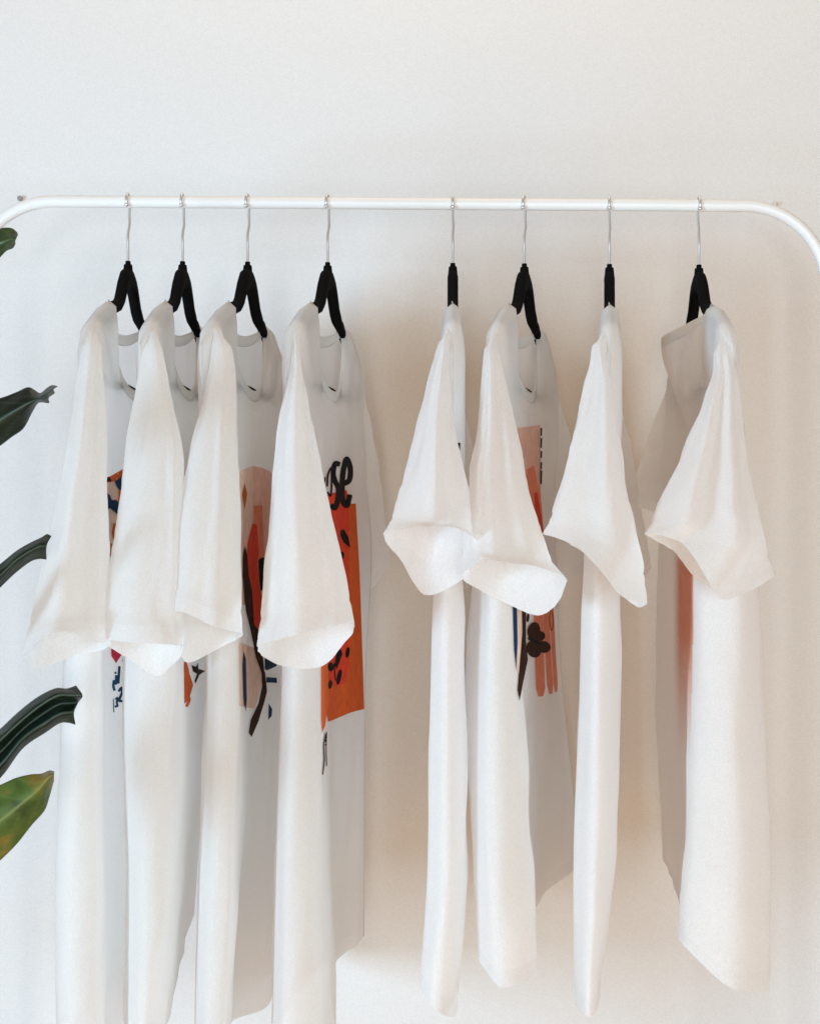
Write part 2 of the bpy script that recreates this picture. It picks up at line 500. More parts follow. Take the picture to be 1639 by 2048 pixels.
    dL, dR = near['hem'][6][2], near['hem'][2][2]
    for f in (.05, .13, .25, .40, .56, .72, .87):
        l, r_ = poly_at(near['L'], f), poly_at(near['R'], f)
        d0 = 1.315
        dl, dr = d0 + (dL - d0) * f, d0 + (dR - d0) * f
        mid = ((l[0] + r_[0]) / 2 + near.get('ridge', 0) * (r_[0] - l[0]), (l[1] + r_[1]) / 2)
        b = .012 + near.get('bulge', .030) * f
        dm = (dl + dr) / 2
        fx = (l[0] + r_[0]) / 2
        rings.append(ring4(P(mid[0], mid[1], dm - b), P(r_[0], r_[1], dr), P(fx, mid[1], dm + b * .8), P(l[0], l[1], dl), near.get('k', .60)))
    rings.append(hem)
    sleeve(rings, 1)
    # far sleeve, in the hanger's frame or traced
    sh = ring4(L(.150, 0, -.1530), L(.152, .0065, -.166), L(.165, 0, -.25), L(.152, -.0065, -.166))
    fa = dict(out=.060, drop=.20, wf=.050, wb=.035, tilt=.045, dv=0.0)
    fa.update(far or {})
    rings = [sh]
    for f in (.3, .65, 1.0):
        u = .192 + fa['out'] * f ** .8
        z = tipz - .02 - fa['drop'] * f
        w1 = .016 + (fa['wf'] - .016) * f; w2 = .016 + (fa['wb'] - .016) * f
        zi = z - .05 * (1 - f)
        b = .025 + .02 * f; dv = fa['dv'] * f
        rings.append(ring4(L(u + b, dv, z + .02 * f), L(u, w1 + dv, z - .01 * f), L(u - b, dv, zi - fa['tilt'] * f), L(u, -w2 + dv, z - .01 * f), .62))
    sleeve(rings, 2)
    # --- printed artwork on the front
    if prints:
        me = body.data
        off = Vector(root.location)
        bv = BVHTree.FromPolygons([tuple(v) for v in V], [f for f, k in zip(Fc, isf) if k])
        eye = Vector((0, -CD, CZ))
        pv, pf, pm, mats = [], [], [], []; layer, last = 0, None
        for li, (ikey, poly) in enumerate(prints):
            if ikey != last: layer += 1; last = ikey
            if INK[ikey] not in mats: mats.append(INK[ikey])
            bm = bmesh.new()
            vs = [bm.verts.new((x, y, 0)) for x, y in poly]
            try: bm.faces.new(vs)
            except ValueError: bm.free(); continue
            bmesh.ops.triangulate(bm, faces=bm.faces[:])
            for _ in range(8):
                es = []
                for e in bm.edges:
                    hs = [bv.ray_cast(eye, (P(v.co.x, v.co.y, 1.0) - eye).normalized())[0] for v in e.verts]
                    l3 = (hs[0] - hs[1]).length if None not in hs else 0
                    if e.calc_length() > 6 or (l3 > .010 and e.calc_length() > .35): es.append(e)
                if not es: break
                bmesh.ops.subdivide_edges(bm, edges=es, cuts=1)
                bmesh.ops.triangulate(bm, faces=bm.faces[:])
            mp = {}
            for v in bm.verts:
                d = (P(v.co.x, v.co.y, 1.0) - eye).normalized()
                hit = bv.ray_cast(eye, d)
                if hit[0] is not None:
                    n_ = hit[1] if hit[1].dot(d) < 0 else -hit[1]
                    mp[v] = len(pv); pv.append(hit[0] + n_ * (.0006 + .00014 * layer))
            for f_ in bm.faces:
                if all(v in mp for v in f_.verts):
                    ids = [mp[v] for v in f_.verts]
                    if max((pv[a] - pv[b]).length for a in ids for b in ids) < .05:
                        pf.append(ids); pm.append(mats.index(INK[ikey]))
            bm.free()
        if pf: link('print', pv, pf, mats, root, midx=pm)
    return root, gf, gb, L

def stroke(pts, w, n=10):               # a brush stroke as a polygon
    ps = [Vector((x, y, 0)) for x, y in pts]
    c = curve(ps, max(n, 3 * len(pts))) if len(ps) > 2 else [ps[0].lerp(ps[1], i / 4) for i in range(5)]
    a, b = [], []
    for i, p in enumerate(c):
        t = (c[min(i+1, len(c)-1)] - c[max(i-1, 0)]).normalized(); q = Vector((-t.y, t.x, 0))
        ww = w / 2 * (1 if 0 < i < len(c) - 1 else .55)
        a.append(p + q * ww); b.append(p - q * ww)
    return [(p.x, p.y) for p in a] + [(p.x, p.y) for p in reversed(b)]
def strokes(key, pts, w):               # a bent stroke, cut into short convex pieces so that it never folds over itself
    ps = [Vector((x, y, 0)) for x, y in pts]
    c = curve(ps, 5 * len(pts)) if len(ps) > 2 else ps
    out = []
    for a, b in zip(c, c[1:]):
        t = (b - a)
        if t.length < 1e-6: continue
        t.normalize(); q = Vector((-t.y, t.x, 0)) * w / 2; e = t * w * .3
        out.append((key, [tuple((p)[:2]) for p in (a - e + q * .8, a + q, b + q, b + e + q * .8, b + e - q * .8, b - q, a - q, a - e - q * .8)]))
    return out
def ell(cx, cy, rx, ry, rot=0, n=14):
    c, s = math.cos(rad(rot)), math.sin(rad(rot))
    return [(cx + rx*math.cos(t)*c - ry*math.sin(t)*s, cy + rx*math.cos(t)*s + ry*math.sin(t)*c) for t in [2*math.pi*i/n for i in range(n)]]

# ---- shirt 1 (far left): longest sleeve, art and hand lettering showing between its folds
p1 = [('pale', [(205, 962), (262, 928), (262, 1130), (205, 1130)]),
      ('orange', [(205, 960), (262, 928), (258, 950), (236, 958), (222, 964), (205, 966)]),
      ('black', [(207, 957), (216, 953), (221, 960), (219, 963), (212, 963)]),
      ('rust', [(243, 940), (258, 931), (256, 962), (246, 955)]),
      ('navy', [(227, 962), (236, 957), (242, 950), (250, 956), (250, 980), (236, 980), (231, 972)]),
      ('orange', [(236, 980), (250, 978), (244, 1010), (234, 1004)]),
      ('navy', [(205, 984), (217, 990), (221, 1000), (230, 1000), (238, 1010), (233, 1029), (228, 1012), (222, 1004), (217, 1016), (205, 1024)]),
      ('rust', [(224, 1048), (231, 1045), (229, 1064), (224, 1081), (221, 1066)]),
      ('rust', [(216, 1088), (222, 1087), (221, 1104), (218, 1114), (214, 1108)]),
      ('magenta', [(219, 1270), (246, 1270), (246, 1300), (229, 1327), (219, 1312)]),
      ('salmon', [(236, 1275), (248, 1275), (246, 1300), (238, 1311)])]
for q, w in (([(224, 1362), (223, 1372), (225, 1380)], 5.5), ([(229, 1352), (228, 1368)], 5.5), ([(227, 1345), (227.5, 1347)], 4), ([(235, 1334), (233, 1366)], 5), ([(242, 1322), (245, 1319)], 4), ([(244, 1340), (243, 1380)], 2.5),
             ([(223, 1398), (224, 1424)], 2), ([(228, 1398), (231, 1396), (230, 1405), (231, 1412), (227, 1413)], 4.5),
             ([(234, 1382), (239, 1376), (240, 1384), (235, 1402), (240, 1402)], 5)):
    p1 += strokes('slate', q, w)
shirt(256, rad(1), 'white t-shirt nearest the plant, with a blue and orange art print and blue lettering', M_cot2, -.56,
      [(-.03, [(140, 1.305), (170, 1.285), (196, 1.30), (212, 1.40), (246, 1.44), (285, 1.6), (312, 1.70)], None),
       (-.20, [(124, 1.30), (152, 1.27), (186, 1.275), (216, 1.37), (252, 1.41), (285, 1.58), (305, 1.70)], None),
       (-.35, [(110, 1.295), (145, 1.268), (190, 1.28), (225, 1.39), (263, 1.42), (288, 1.58), (306, 1.70)], None),
       (-.56, [(115, 1.295), (150, 1.268), (195, 1.28), (222, 1.39), (262, 1.42), (288, 1.58), (306, 1.70)], None)],
      dict(pleats=[(0,0),(.38,.012),(.6,-.002),(.8,.004),(1,0)], L=[(172, 652), (163, 690), (150, 780), (135, 900), (118, 1000), (100, 1075), (78, 1170), (60, 1260), (50, 1322)],
           R=[(200, 660), (206, 720), (212, 800), (215, 950), (219, 1110), (222, 1288)],
           hem=[(125, 1262, 1.15), (180, 1280, 1.165), (222, 1288, 1.20), (205, 1300, 1.235), (145, 1313, 1.25), (78, 1336, 1.235), (50, 1322, 1.20), (70, 1292, 1.165)], ridge=-.06, bulge=.035),
      prints=p1, hang_label='black hanger under the shirt nearest the plant, first on the rail', seed=1)

# ---- shirt 2
p2 = strokes('flame', [(369, 1326), (374, 1345), (371, 1365), (378, 1372), (373, 1390), (377, 1398), (372, 1412)], 6) + \
     [('flame', [(366, 1328), (372, 1335), (380, 1355), (385, 1370), (376, 1400), (367, 1408)]),
      ('brown', [(381, 1330), (390, 1334), (394, 1325), (395, 1338), (409, 1342), (397, 1350), (389, 1368), (387, 1362), (392, 1348), (384, 1343)])]
shirt(365, rad(2), 'white t-shirt second from the plant, plain but for a small orange and brown scribble', M_cot2, -.507,
      [(-.03, [(262, 1.305), (292, 1.28), (330, 1.29), (352, 1.34), (378, 1.45), (402, 1.58), (420, 1.69)], None),
       (-.20, [(248, 1.30), (290, 1.268), (338, 1.275), (363, 1.32), (386, 1.42), (406, 1.56), (418, 1.69)], None),
       (-.35, [(258, 1.30), (294, 1.268), (330, 1.28), (356, 1.325), (374, 1.43), (393, 1.58), (405, 1.69)], None),
       (-.507, [(256, 1.30), (285, 1.27), (315, 1.285), (336, 1.34), (352, 1.45), (372, 1.6), (388, 1.70)], None)],
      dict(pleats=[(0,0),(.28,.004),(.5,-.005),(.78,.010),(1,0)], L=[(290, 660), (283, 720), (268, 800), (255, 880), (243, 980), (232, 1060), (215, 1140), (204, 1210), (200, 1278)],
           R=[(318, 665), (335, 750), (345, 800), (356, 860), (366, 922), (369, 1050), (369, 1200), (369, 1290)],
           hem=[(320, 1289, 1.145), (352, 1289, 1.165), (369, 1290, 1.20), (352, 1325, 1.235), (315, 1352, 1.25), (245, 1310, 1.235), (200, 1280, 1.20), (250, 1283, 1.16)], ridge=.12, bulge=.035),
      prints=p2, hang_label='black hanger second along from the plant, under a plain shirt', seed=2)

# ---- shirt 3
p3 = [('pale', [(470, 950), (480, 942), (494, 935), (505, 932), (522, 935), (536, 941), (545, 950), (545, 1120), (520, 1210), (470, 1210)]),
      ('pink', [(504, 933), (522, 936), (536, 942), (545, 951), (545, 1080), (530, 1110), (504, 1040)]),
      ('pale', [(476, 1285), (516, 1300), (526, 1350), (508, 1418), (476, 1412)]),
      ('rust', [(487, 966), (492, 988), (487, 1020), (482, 990)]),
      ('salmon', [(505, 1012), (522, 1010), (526, 1110), (522, 1150), (506, 1060)]),
      ('red', [(503, 1046), (511, 1050), (515, 1100), (513, 1130), (516, 1172), (523, 1200), (522, 1252), (512, 1259), (502, 1250), (498, 1225), (502, 1190), (496, 1160), (490, 1125), (493, 1085)]),
      ('black', [(514, 1120), (521, 1115), (530, 1118), (529, 1152), (522, 1182), (518, 1178), (516, 1150)]),
      ('brown', [(487, 1092), (491, 1110), (494, 1150), (501, 1182), (503, 1215), (499, 1240), (506, 1270), (498, 1262), (488, 1222), (483, 1150), (484, 1105)]),
      ('brown', [(499, 1240), (512, 1258), (519, 1262), (521, 1300), (526, 1345), (520, 1346), (509, 1315), (498, 1262)]),
      ('brown', [(520, 1340), (527, 1344), (531, 1382), (526, 1402), (514, 1442), (500, 1474), (494, 1466), (498, 1440), (514, 1406), (521, 1372)]),
      ('navy', [(484, 1303), (488, 1318), (490, 1400), (488, 1424), (484, 1400), (482, 1330)]),
      ('navy', [(526, 1308), (555, 1322), (549, 1333), (538, 1334), (530, 1341), (526, 1338)]),
      ('navy', [(529, 1354), (550, 1356), (551, 1366), (529, 1365)]),
      ('navy', [(534, 1407), (541, 1418), (540, 1432), (533, 1440)])]
shirt(495, rad(6), 'white t-shirt printed with a red flower on a long brown stem', M_cot2, -.61,
      [(-.03, [(416, 1.305), (440, 1.285), (464, 1.285), (480, 1.36), (505, 1.46), (545, 1.58), (566, 1.68)], None),
       (-.20, [(413, 1.305), (440, 1.270), (466, 1.275), (481, 1.33), (500, 1.45), (545, 1.56), (566, 1.67)], None),
       (-.38, [(398, 1.30), (428, 1.270), (457, 1.272), (472, 1.33), (492, 1.52), (538, 1.60), (558, 1.70)], None),
       (-.61, [(388, 1.30), (412, 1.270), (438, 1.275), (450, 1.36), (468, 1.62), (528, 1.655), (548, 1.78)], None)],
      dict(pleats=[(0,0),(.25,.005),(.45,-.004),(.68,.006),(1,0)], L=[(428, 655), (417, 740), (405, 800), (394, 832), (378, 900), (368, 960), (357, 1020), (350, 1100), (343, 1180), (340, 1210)],
           R=[(455, 665), (468, 740), (472, 850), (477, 1000), (481, 1150), (485, 1272)],
           hem=[(412, 1247, 1.15), (455, 1259, 1.165), (485, 1270, 1.20), (460, 1284, 1.235), (420, 1306, 1.25), (376, 1325, 1.23), (348, 1248, 1.20), (362, 1222, 1.165)], ridge=.02, bulge=.035),
      prints=p3, hang_label='black hanger under the red flower shirt, dipping lowest at its far arm', seed=3)

# ---- shirt 4
p4 = [('orange', [(630, 1015), (659, 990), (668, 1010), (710, 1007), (718, 1150), (727, 1418), (700, 1425), (672, 1437), (655, 1444), (645, 1400), (640, 1200)]),
      ('red', [(630, 1000), (659, 987), (692, 980), (696, 1012), (696, 1330), (690, 1365), (676, 1372), (655, 1372), (640, 1200)]),
      ('flame', [(640, 1325), (654, 1325), (655, 1400), (648, 1452), (642, 1466), (640, 1440)]),
      ('black', [(679, 1061), (685, 1058), (695, 1075), (698, 1096), (685, 1085), (678, 1070)]),
      ('black', ell(681, 1112, 5, 9, 10)), ('black', ell(668, 1075, 5, 12, -20)),
      ('black', [(676, 1291), (683, 1308), (671, 1338), (667, 1331), (671, 1303)]),
      ('black', ell(693, 1305, 4, 11, 8)), ('black', ell(676, 1354, 4.5, 16, 12)),
      ('black', ell(659, 1334, 6, 9)), ('black', ell(658, 1369, 4, 9, 8)), ('black', stroke([(666, 1325), (667, 1345), (669, 1362)], 2.5))]
p4 += strokes('black', [(685, 967), (695, 962), (698, 935), (691, 918), (685, 938), (682, 975), (685, 1006), (691, 1011), (697, 992)], 11)
p4 += strokes('black', [(675, 928), (669, 927), (664, 947), (668, 963), (674, 975), (673, 1000), (667, 1016), (661, 1012)], 10.5)
p4 += strokes('black', [(652, 972), (654, 948), (660, 936), (661, 960), (658, 992), (653, 985)], 4)
p4 += strokes('black', [(648, 955), (646, 975), (648, 990)], 2.5)
p4 += strokes('black', [(649, 1468), (645, 1490), (646, 1520), (643, 1549)], 2.2) + strokes('black', [(651, 1465), (650, 1500), (651, 1532)], 1.8)
shirt(655, rad(8), 'white t-shirt printed with an orange panel of black leaves under black hand lettering', M_cot, -.54,
      [(-.03, [(572, 1.305), (598, 1.285), (632, 1.30), (652, 1.40), (680, 1.52), (726, 1.62), (742, 1.69)], None),
       (-.20, [(561, 1.305), (588, 1.268), (625, 1.28), (646, 1.36), (666, 1.50), (718, 1.63), (731, 1.69)], None),
       (-.37, [(551, 1.305), (580, 1.266), (626, 1.28), (655, 1.34), (666, 1.56), (715, 1.66), (729, 1.71)], None),
       (-.54, [(543, 1.305), (576, 1.266), (630, 1.28), (664, 1.335), (670, 1.62), (715, 1.685), (728, 1.72)], None)],
      dict(pleats=[(0,0),(.40,.007),(.62,-.007),(.82,.004),(1,0)], L=[(590, 665), (580, 740), (568, 802), (556, 832), (552, 880), (545, 960), (538, 1050), (530, 1130), (522, 1210), (513, 1292)],
           R=[(598, 690), (612, 790), (630, 870), (648, 960), (662, 1030), (680, 1120), (692, 1180), (697, 1220), (702, 1248)],
           hem=[(605, 1266, 1.145), (660, 1253, 1.16), (702, 1247, 1.20), (690, 1285, 1.235), (640, 1334, 1.25), (560, 1331, 1.24), (513, 1294, 1.20), (550, 1280, 1.16)], bulge=.04),
      far=dict(out=.06, drop=.175, wf=.030, wb=.04, tilt=.055), prints=p4, tipz=-.200, hang_label='black hanger under the shirt with the orange leaf panel', seed=4)

# ---- shirt 5 (edge on)
p5 = [('black', [(906, 884), (919, 886), (918, 909), (906, 905)])]
shirt(905, rad(1.8), 'white t-shirt seen edge on, narrow, just right of the wide gap on the rail', M_cot, -.47,
      [(-.03, [(872, 1.305), (896, 1.285), (918, 1.305), (922, 1.40), (920, 1.5), (925, 1.62), (910, 1.70)], [(874, 1.34), (882, 1.42), (886, 1.5), (892, 1.6), (900, 1.67)]),
       (-.20, [(859, 1.295), (892, 1.268), (924, 1.295), (918, 1.4), (914, 1.5), (916, 1.62), (908, 1.70)], [(862, 1.34), (876, 1.42), (884, 1.5), (890, 1.6), (900, 1.67)]),
       (-.37, [(852, 1.295), (888, 1.268), (925, 1.295), (918, 1.4), (912, 1.5), (914, 1.62), (906, 1.70)], [(856, 1.34), (872, 1.42), (882, 1.5), (888, 1.6), (898, 1.67)]),
       (-.47, [(838, 1.295, -.455), (868, 1.27, -.468), (908, 1.295, -.484), (906, 1.4), (904, 1.5), (906, 1.62), (900, 1.70)], [(846, 1.34, -.456), (862, 1.42), (876, 1.5), (884, 1.6), (894, 1.67)])],
      dict(pleats=[(0,0),(.5,.013),(.63,-.003),(.8,.005),(1,0)], L=[(884, 665), (867, 722), (850, 780), (838, 830), (825, 880), (808, 950), (795, 1000), (775, 1046), (764, 1070)],
           R=[(896, 680), (902, 760), (910, 850), (918, 905), (930, 950), (948, 1030), (965, 1085), (967, 1106)],
           hem=[(850, 1053, 1.14), (915, 1056, 1.155), (967, 1104, 1.20), (925, 1158, 1.235), (850, 1190, 1.25), (805, 1125, 1.235), (764, 1070, 1.20), (805, 1057, 1.16)], bulge=.045),
      far=dict(wf=.045, wb=.02), prints=p5, hang_label='black hanger seen edge on, just right of the wide gap', seed=5)

# ---- shirt 6
p6 = [('pink', [(1020, 858), (1078, 850), (1079, 960), (1082, 1064), (1030, 1064)]),
      ('salmon', [(1050, 940), (1066, 930), (1078, 990), (1081, 1010), (1085, 1066), (1060, 1066)]),
      ('red', [(1066, 985), (1072, 985), (1080, 1030), (1086, 1075), (1070, 1075)]),
      ('salmon', stroke([(1073, 1200), (1075, 1260), (1077, 1330), (1079, 1393)], 18)), ('salmon', stroke([(1088, 1200), (1092, 1280), (1099, 1388)], 12)),
      ('salmon', stroke([(1100, 1200), (1104, 1290), (1110, 1384)], 8)),
      ('rust', stroke([(1098, 1222), (1096, 1240), (1100, 1262), (1104, 1245), (1101, 1222)], 2.5)),
      ('navy', [(1022, 1200), (1030, 1202), (1032, 1290), (1030, 1316), (1029, 1342), (1025, 1300), (1023, 1240)]),
      ('pale', [(1032, 1200), (1041, 1200), (1042, 1300), (1034, 1345), (1031, 1345)]),
      ('brown', [(1039, 1200), (1048, 1200), (1048, 1280), (1052, 1320), (1043, 1362), (1035, 1402), (1031, 1380), (1041, 1345), (1045, 1310), (1041, 1260)]),
      ('brown', ell(1064, 1262, 13, 18, 10)), ('brown', ell(1076, 1272, 11, 10)), ('brown', ell(1083, 1294, 15, 12, 8)), ('brown', ell(1064, 1298, 15, 18, -20)), ('brown', ell(1052, 1236, 3, 9, 8)),
      ('black', stroke([(1052, 1276), (1066, 1282), (1080, 1288)], 7))]
for y0, y1 in ((856, 872), (876, 896), (902, 916), (924, 938), (940, 968)):
    p6.append(('black', [(1077.4, y0), (1080.6, y0), (1079.8, y1), (1077.2, y1)]))
shirt(1048, rad(15), 'white t-shirt printed with a dark brown flower over salmon stripes', M_cot, -.45,
      [(-.03, [(968, 1.305), (990, 1.28), (1022, 1.30), (1040, 1.40), (1064, 1.50), (1092, 1.62), (1110, 1.69)], [(950, 1.36), (975, 1.45), (1010, 1.55), (1050, 1.62), (1090, 1.68)]),
       (-.20, [(946, 1.305), (985, 1.265), (1033, 1.285), (1042, 1.38), (1062, 1.50), (1108, 1.63), (1122, 1.69)], [(930, 1.38), (965, 1.47), (1010, 1.55), (1060, 1.62), (1105, 1.68)]),
       (-.34, [(946, 1.30), (992, 1.262), (1052, 1.285), (1058, 1.40), (1074, 1.52), (1128, 1.65), (1145, 1.70)], [(950, 1.38), (985, 1.47), (1030, 1.55), (1080, 1.62), (1125, 1.69)]),
       (-.45, [(955, 1.30, -.432), (1003, 1.265, -.446), (1061, 1.285, -.444), (1066, 1.40), (1076, 1.55), (1140, 1.68), (1162, 1.71)], [(962, 1.38), (995, 1.47), (1040, 1.55), (1090, 1.62), (1140, 1.69)])],
      dict(pleats=[(0,0),(.22,.015),(.42,.001),(.60,-.007),(.8,.006),(1,0)], L=[(972, 680), (966, 720), (962, 790), (956, 850), (944, 920), (936, 970), (932, 1060), (926, 1150)],
           R=[(996, 690), (1010, 760), (1024, 830), (1037, 880), (1050, 950), (1068, 1020), (1086, 1075), (1096, 1102), (1115, 1140), (1130, 1167)],
           hem=[(1005, 1124, 1.14), (1075, 1134, 1.155), (1131, 1167, 1.20), (1078, 1231, 1.24), (1010, 1206, 1.25), (950, 1174, 1.235), (925, 1152, 1.20), (965, 1118, 1.16)], ridge=-.12, bulge=.045),
      far=dict(out=.05, drop=.18, wf=.05, wb=.02), prints=p6, tipz=-.190, hang_label='black hanger turned towards us, under the brown flower shirt', seed=6)

# ---- shirt 7 (edge on)
shirt(1218, rad(8.2), 'plain white t-shirt seen edge on, its sleeve hem hooked to a curled point', M_cot, -.475,
      [(-.03, [(1172, 1.305), (1200, 1.283), (1230, 1.31), (1236, 1.40), (1232, 1.5), (1240, 1.62), (1228, 1.70)], [(1170, 1.35), (1180, 1.44), (1190, 1.52), (1205, 1.6), (1215, 1.67)]),
       (-.20, [(1157, 1.30), (1193, 1.265), (1234, 1.31), (1232, 1.40), (1226, 1.5), (1234, 1.62), (1226, 1.70)], [(1156, 1.35), (1170, 1.44), (1182, 1.52), (1198, 1.6), (1212, 1.67)]),
       (-.35, [(1146, 1.30), (1188, 1.265), (1223, 1.31), (1222, 1.40), (1218, 1.5), (1222, 1.62), (1216, 1.70)], [(1146, 1.35), (1162, 1.44), (1176, 1.52), (1192, 1.6), (1205, 1.67)]),
       (-.475, [(1149, 1.30), (1176, 1.27), (1196, 1.31), (1198, 1.40), (1200, 1.5), (1202, 1.62), (1200, 1.70)], [(1150, 1.35), (1160, 1.44), (1170, 1.52), (1182, 1.6), (1192, 1.67)])],
      dict(pleats=[(0,0),(.35,-.007),(.68,.014),(1,0)], L=[(1186, 672), (1182, 720), (1170, 770), (1155, 840), (1135, 930), (1110, 1000), (1086, 1067)],
           R=[(1206, 690), (1214, 730), (1222, 770), (1232, 850), (1245, 940), (1260, 1020), (1272, 1090), (1284, 1132), (1291, 1168), (1294, 1192)],
           hem=[(1172, 1112, 1.145), (1238, 1190, 1.16), (1288, 1206, 1.195), (1272, 1214, 1.22), (1222, 1166, 1.245), (1150, 1086, 1.235), (1086, 1068, 1.20), (1130, 1082, 1.165)], bulge=.04, ridge=.05),
      far=dict(wf=.055, wb=.02), hang_label='black hanger seen edge on under the plain shirt, second from the right', seed=7)

# ---- shirt 8 (far right)
r8, gf8, gb8, L8 = shirt(1397, rad(2.5), 'white t-shirt at the right end of the rail, orange print showing through its back', M_cot, -.44,
      [(-.03, [(1505, 1.305), (1510, 1.33), (1480, 1.42), (1455, 1.5), (1425, 1.6), (1385, 1.67), (1335, 1.71)], [(1470, 1.285), (1410, 1.30), (1385, 1.42), (1352, 1.55), (1318, 1.66)]),
       (-.20, [(1524, 1.30), (1530, 1.33), (1500, 1.42), (1470, 1.5), (1440, 1.6), (1390, 1.68), (1330, 1.71)], [(1462, 1.265), (1396, 1.285), (1374, 1.42), (1342, 1.55), (1310, 1.66)]),
       (-.34, [(1538, 1.30), (1540, 1.33), (1510, 1.42), (1480, 1.5), (1440, 1.6), (1390, 1.68), (1335, 1.71)], [(1462, 1.265), (1388, 1.285), (1370, 1.42), (1346, 1.55), (1320, 1.66)]),
       (-.44, [(1538, 1.30, -.462), (1540, 1.33), (1510, 1.42), (1480, 1.5), (1440, 1.6), (1390, 1.68, -.43), (1328, 1.71, -.425)], [(1455, 1.268, -.446), (1374, 1.29, -.418), (1360, 1.40, -.418), (1344, 1.53, -.42), (1328, 1.65, -.424)])],
      dict(pleats=[(0,0),(.27,.013),(.50,-.013),(.71,.011),(.88,-.004),(1,0)], L=[(1426, 690), (1426, 745), (1400, 815), (1375, 880), (1345, 950), (1320, 1000), (1300, 1042), (1287, 1066)],
           R=[(1463, 690), (1470, 730), (1478, 800), (1490, 900), (1505, 990), (1520, 1060), (1536, 1112), (1551, 1147)],
           hem=[(1372, 1090, 1.15), (1440, 1198, 1.16), (1551, 1148, 1.20), (1490, 1178, 1.235), (1412, 1170, 1.25), (1340, 1100, 1.235), (1287, 1067, 1.20), (1325, 1073, 1.165)], bulge=.04),
      far=dict(out=.04, drop=.115, wf=.0, wb=.050, tilt=.03), backneck=(-.148, -.040), hang_label='black hanger at the right end of the rail', seed=8)

# see-through look of a front print, painted as a fading orange patch on the back
body8 = [c for c in r8.children if c.name.startswith('torso')][0]
off8 = Vector(r8.location)
bv8 = BVHTree.FromPolygons([tuple(v.co + off8) for v in body8.data.vertices], [tuple(p.vertices) for p in body8.data.polygons])
m, nt, out = mat('ink_showing_through')
df = N(nt, 'ShaderNodeBsdfDiffuse'); df.inputs[0].default_value = (.80, .25, .12, 1)
tp = N(nt, 'ShaderNodeBsdfTransparent'); at = N(nt, 'ShaderNodeAttribute', attribute_name='ink'); mx = N(nt, 'ShaderNodeMixShader')
nt.links.new(at.outputs['Fac'], mx.inputs[0]); nt.links.new(tp.outputs[0], mx.inputs[1]); nt.links.new(df.outputs[0], mx.inputs[2]); nt.links.new(mx.outputs[0], out.inputs[0])
V, Fc, al = [], [], []; gi = {}
eye = Vector((0, -CD, CZ))
for i in range(31):
    for j in range(61):
        px, py = 1343 + 54 * i / 30, 1090 + 460 * j / 60
        d = (P(px, py, 1) - eye).normalized(); hit = bv8.ray_cast(eye, d)
        if hit[0] is None or not 1.345 < (hit[0] - eye).length < 1.74: continue
        n_ = hit[1] if hit[1].dot(d) < 0 else -hit[1]
        gi[(i, j)] = len(V); V.append(hit[0] + n_ * .0009)
        sm_ = lambda a, b, x: max(0, min(1, (x - a) / (b - a))) ** 1.5
        al.append(.72 * sm_(1345, 1360, px) * sm_(1397, 1391, px) * sm_(1092, 1110, py) * sm_(1545, 1270, py))
for (i, j) in gi:
    q = [(i, j), (i+1, j), (i+1, j+1), (i, j+1)]
    if all(k in gi for k in q) and max((V[gi[a]] - V[gi[b]]).length for a in q for b in q) < .2: Fc.append(tuple(gi[k] for k in q))
o = link('print', V, Fc, m, r8)
a_ = o.data.attributes.new('ink', 'FLOAT', 'POINT'); a_.data.foreach_set('value', al)

# ------------------------------------------------------------------ the plant whose leaf tips reach in from the left
def leaf_mat(name, base, mid, dark, vein, yellow=None):
    m, nt, out = mat(name)
    b = N(nt, 'ShaderNodeBsdfPrincipled'); b.inputs['Roughness'].default_value = .4; b.inputs['Specular IOR Level'].default_value = .28
    tc = N(nt, 'ShaderNodeTexCoord')
    n = N(nt, 'ShaderNodeTexNoise'); n.inputs['Scale'].default_value = 34; n.inputs['Detail'].default_value = 6
    nt.links.new(tc.outputs['Object'], n.inputs['Vector'])
    cr = N(nt, 'ShaderNodeValToRGB'); e = cr.color_ramp.elements
    e[0].position = .3; e[0].color = (*dark, 1); e[1].position = .72; e[1].color = (*(yellow or mid), 1)
    k = cr.color_ramp.elements.new(.5); k.color = (*base, 1)
    nt.links.new(n.outputs[0], cr.inputs[0])
    at = N(nt, 'ShaderNodeAttribute', attribute_name='vein')
    mx = N(nt, 'ShaderNodeMix', data_type='RGBA'); mx.inputs[7].default_value = (*vein, 1)
    nt.links.new(at.outputs['Fac'], mx.inputs[0]); nt.links.new(cr.outputs[0], mx.inputs[6])
    nt.links.new(mx.outputs[2], b.inputs['Base Color'])
    n2 = N(nt, 'ShaderNodeTexNoise'); n2.inputs['Scale'].default_value = 160; n2.inputs['Detail'].default_value = 4
    nt.links.new(tc.outputs['Object'], n2.inputs['Vector'])
    bp = N(nt, 'ShaderNodeBump'); bp.inputs['Strength'].default_value = .4; bp.inputs['Distance'].default_value = .0012
    nt.links.new(n2.outputs[0], bp.inputs['Height']); nt.links.new(bp.outputs[0], b.inputs['Normal'])
    nt.links.new(b.outputs[0], out.inputs[0])
    return m
M_leaf = leaf_mat('dark_leaf', (.006, .015, .009), (.011, .026, .014), (.003, .006, .0045), (.09, .14, .11))
M_leaf2 = leaf_mat('green_leaf', (.035, .060, .020), (.06, .09, .03), (.012, .03, .014), (.12, .17, .08))
M_leaf3 = leaf_mat('mottled_leaf', (.075, .125, .026), (.13, .16, .04), (.03, .05, .014), (.22, .28, .10), yellow=(.26, .16, .03))
M_stem = principled('stem_bark', (.10, .075, .045), .8, vary=(40, (.06, .045, .03)))
M_pot = principled('pot_glaze', (.55, .54, .52), .45)
M_soil = principled('soil', (.03, .02, .015), .95)

